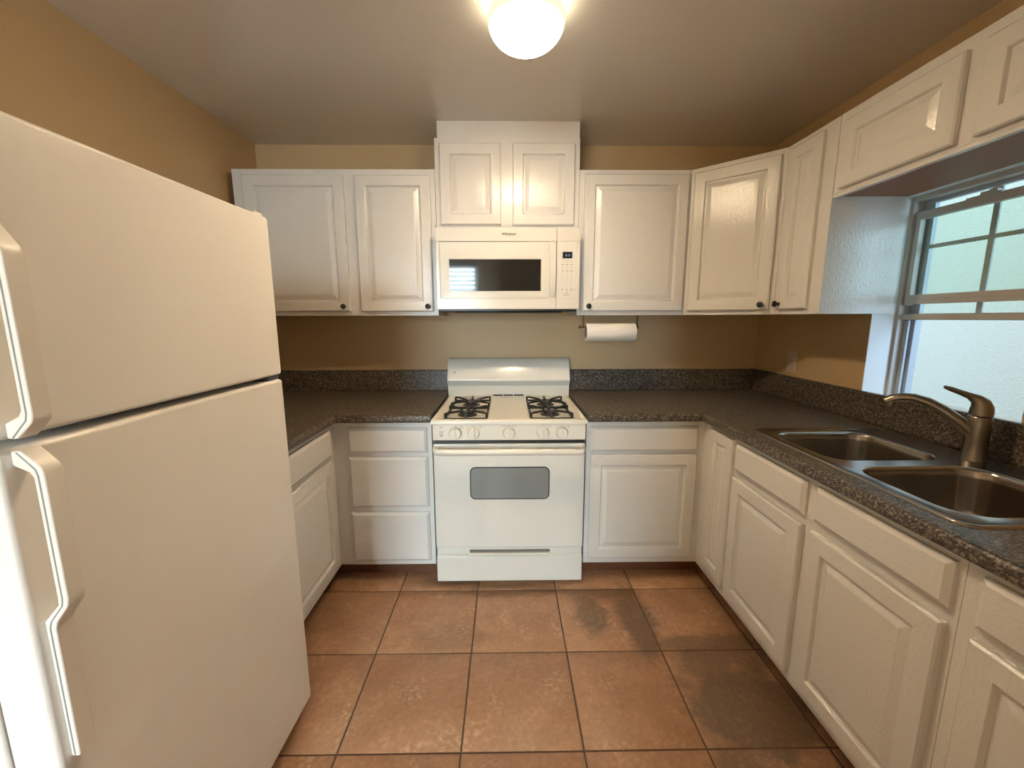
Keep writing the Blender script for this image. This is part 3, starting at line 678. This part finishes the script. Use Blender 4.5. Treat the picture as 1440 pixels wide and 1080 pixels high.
low = [(0.0003, 1.1905), (0.014, 1.1905), (0.022, 1.184), (0.040, 1.166), (0.043, 1.156), (0.043, 0.957), (0.040, 0.944), (0.020, 0.918), (0.016, 0.906), (0.014, 0.676), (0.0003, 0.676), (0.0003, 0.918), (0.006, 0.925), (0.026, 0.947), (0.027, 0.958), (0.027, 1.150), (0.022, 1.158), (0.0003, 1.168)]
lh = MB().prism(low, lambda a, b, t_: (a, t_, b), HY0_, HY1_).build('handle', M['fridge_trim'], fd, bevel=0.003)
lowl = [(0.010, 1.188), (0.033, 1.163), (0.0355, 1.153), (0.0355, 0.957), (0.033, 0.946), (0.012, 0.920), (0.0085, 0.908), (0.0075, 0.680)]
upr = [(0.0003, 1.2075), (0.014, 1.2075), (0.022, 1.214), (0.040, 1.232), (0.043, 1.242), (0.043, 1.462), (0.040, 1.475), (0.020, 1.502), (0.016, 1.514), (0.014, 1.640), (0.0003, 1.640), (0.0003, 1.502), (0.006, 1.495), (0.026, 1.472), (0.027, 1.461), (0.027, 1.250), (0.022, 1.241), (0.0003, 1.230)]
uh = MB().prism(upr, lambda a, b, t_: (a, t_, b), HY0_, HY1_).build('handle', M['fridge_trim'], fz, bevel=0.003)
uprl = [(0.010, 1.210), (0.033, 1.235), (0.0355, 1.245), (0.0355, 1.461), (0.033, 1.473), (0.012, 1.500), (0.0085, 1.512), (0.0075, 1.636)]
for path, hnd in ((lowl, lh), (uprl, uh)):
    MB().tube([(x, HY0_ - 0.0003, z_) for x, z_ in path], 0.0011, 6).build('trim_line', M['line'], hnd)

# ------------------------------------------------------------------ sink
sk = thing('kitchen_sink', 'stainless double-bowl sink set into the countertop under the window', 'sink', (1.29, -1.41, CT1))
SX0, SX1, SYa, SYb, SZ = 1.018, 1.566, -1.832, -1.000, CT1 + 0.004
bowls = [(1.062, 1.448, -1.397, -1.052, 0.075), (1.062, 1.468, -1.788, -1.447, 0.085)]
dk = MB(); bm = dk.bm
def loop(pts, z_): return [bm.verts.new((x, y, z_)) for x, y in pts]
def inset(p, i): return rrect(SX0 + i, SX1 - i, SYa + i, SYb - i, max(0.045 - i, 0.01), 6)
lo = [loop(inset(p, i), z_) for p, (i, z_) in enumerate(((0, CT1 + 0.0004), (0.001, CT1 + 0.003), (0.004, CT1 + 0.0055), (0.009, CT1 + 0.0055), (0.013, SZ)))]
n_ = len(lo[0])
for a, b in zip(lo, lo[1:]):
    for i in range(n_): dk.face([a[i], a[(i + 1) % n_], b[(i + 1) % n_], b[i]])
edges = [bm.edges.get((lo[-1][i], lo[-1][(i + 1) % n_])) for i in range(n_)]
for (bx0, bx1, by0, by1, r_) in bowls:
    hl = loop(rrect(bx0, bx1, by0, by1, r_, 8), SZ); k = len(hl)
    edges += [bm.edges.new((hl[i], hl[(i + 1) % k])) for i in range(k)]
bmesh.ops.triangle_fill(bm, use_beauty=True, use_dissolve=False, edges=edges, normal=(0, 0, 1))
dk.build('deck', M['steel'], sk, angle=50)
for (bx0, bx1, by0, by1, r_) in bowls:
    bw = MB()
    prof = [(0, 0), (0.003, -0.001), (0.006, -0.004), (0.009, -0.010), (0.011, -0.03), (0.020, -0.13), (0.025, -0.148), (0.034, -0.160), (0.048, -0.167), (0.075, -0.170), (0.12, -0.172)]
    bw.rings([[(x, y, SZ + dz) for x, y in rrect(bx0 + i, bx1 - i, by0 + i, by1 - i, max(r_ - i * 0.55, 0.03), 8)] for i, dz in prof], cap0=False)
    b_ = bw.build('bowl', M['steel'], sk, angle=60)
    cx_, cy_ = (bx0 + bx1) / 2, (by0 + by1) / 2
    MB().lathe([(0.052, -0.1715), (0.050, -0.1695), (0.042, -0.1695), (0.036, -0.1708), (0.001, -0.1708)], (cx_, cy_, SZ), 'z', 28, cap0=False).build('drain', M['nickel'], b_)
# ------------------------------------------------------------------ faucet
fc = thing('faucet', 'brushed nickel single-lever faucet behind the sink', 'faucet', (1.527, -1.392, SZ))
bx, by = 1.527, -1.392
MB().lathe([(0.034, 0.0003), (0.034, 0.004), (0.0315, 0.008), (0.0295, 0.05), (0.0285, 0.10), (0.0285, 0.143), (0.027, 0.146)], (bx, by, SZ), 'z', 32).build('body', M['nickel'], fc)
MB().tube([(bx, by, 0.985), (1.512, -1.379, 1.005), (1.492, -1.361, 1.034), (1.463, -1.335, 1.066), (1.434, -1.309, 1.089), (1.408, -1.286, 1.099), (1.385, -1.265, 1.098), (1.366, -1.248, 1.089), (1.355, -1.238, 1.078)],
          [0.020, 0.021, 0.0195, 0.0175, 0.016, 0.0152, 0.0148, 0.0148, 0.0135], 18).build('spout', M['nickel'], fc)
MB().lathe([(0.0125, -0.022), (0.0135, -0.018), (0.0135, 0.0)], (1.366, -1.248, 1.083), 'z', 20).build('aerator', M['nickel'], fc)
MB().tube([(bx, by, 1.0605), (bx + 0.001, by, 1.072), (bx + 0.001, by + 0.001, 1.087), (bx - 0.003, by + 0.003, 1.101), (bx - 0.014, by + 0.008, 1.114), (bx - 0.032, by + 0.015, 1.124), (bx - 0.055, by + 0.025, 1.134), (bx - 0.075, by + 0.034, 1.143), (bx - 0.090, by + 0.041, 1.149)],
          [0.0285, 0.0285, 0.0275, 0.0235, 0.0165, 0.0105, 0.0085, 0.0080, 0.0050], 18).build('lever_handle', M['nickel'], fc)

# ------------------------------------------------------------------ paper towel
PY, PZ = -0.27, 1.292
hdr = thing('paper_towel_holder', 'aged brass paper towel holder hanging under the wall cabinet', 'holder', (0.6, PY, ZB))
MB().tube([(0.413, PY, 1.324), (0.445, PY, 1.324), (0.75, PY, 1.324)], 0.0045, 12).build('rod', M['brass'], hdr)
for x in (0.413, 0.752): MB().lathe([(0.0005, -0.005), (0.009, -0.004), (0.010, 0), (0.009, 0.004), (0.0005, 0.005)], (x, PY, 1.324), 'x', 16).build('finial', M['brass'], hdr)
for x in (0.434, 0.748): MB().box(x - 0.003, x + 0.003, PY - 0.008, PY + 0.008, 1.318, ZB - 0.0006).build('arm', M['brass'], hdr, bevel=0.001)
rl = thing('paper_towel_roll', 'white paper towel roll on the brass holder', 'paper towel', (0.595, PY, PZ))
NR = 0.052
MB().lathe([(0.0385, 0.0), (NR - 0.001, 0.0), (NR, 0.002), (NR, 0.283), (NR - 0.001, 0.285), (0.0385, 0.285), (0.0385, 0.0)], (0.449, PY, PZ), 'x', 40, cap0=False, cap1=False).build('roll', M['paper'], rl)
MB().lathe([(0.0368, 0.001), (0.0382, 0.001), (0.0382, 0.284), (0.0368, 0.284), (0.0368, 0.001)], (0.449, PY, PZ), 'x', 24, cap0=False, cap1=False).build('core', M['card'], rl)

# ------------------------------------------------------------------ outlet on the window wall
ou = thing('wall_outlet', 'beige double outlet on the wall left of the sink window', 'outlet', (XR, -0.352, 1.125))
box_part(ou, 'cover_plate', M['plate'], XR - 0.006, XR - 0.0003, -0.392, -0.312, 1.066, 1.190, bevel=0.002)
for zc in (1.100, 1.155):
    rcp = MB().lathe([(0.0165, 0.0), (0.0165, 0.0025), (0.015, 0.003)], (XR - 0.0061, -0.352, zc), '-x', 24).build('receptacle', M['plate'], ou)
    MB().box(XR - 0.0096, XR - 0.0090, -0.3605, -0.3585, zc - 0.002, zc + 0.007).box(XR - 0.0096, XR - 0.0090, -0.3455, -0.3435, zc - 0.002, zc + 0.007).box(XR - 0.0096, XR - 0.0090, -0.354, -0.350, zc - 0.010, zc - 0.006).build('slots', M['black'], rcp)

# ------------------------------------------------------------------ ceiling light
LX, LY, LZ = 0.058, -1.150, 2.343
cl = thing('ceiling_light', 'lit frosted glass dome light on the ceiling', 'light', (LX, LY, LZ))
MB().lathe([(0.085, 0.0), (0.088, 0.004), (0.084, 0.0175), (0.001, 0.0175)], (LX, LY, H - 0.018), 'z', 40).build('base_pan', M['lampmetal'], cl)
dm = []
for k in range(25):
    a = math.radians(46 - 136 * k / 24); dm.append((0.1285 * math.cos(a), (0.088 if a < 0 else 0.058) * math.sin(a)))
MB().lathe(dm, (LX, LY, LZ), 'z', 48, cap0=True).build('glass_dome', M['lamp'], cl, angle=80)
MB().tube([(LX - 0.126, LY + 0.02, LZ + 0.012), (LX - 0.150, LY + 0.02, LZ + 0.030), (LX - 0.170, LY + 0.0, LZ + 0.052), (LX - 0.176, LY - 0.03, LZ + 0.059)], 0.0013, 8).build('wire_clip', M['lampmetal'], cl)
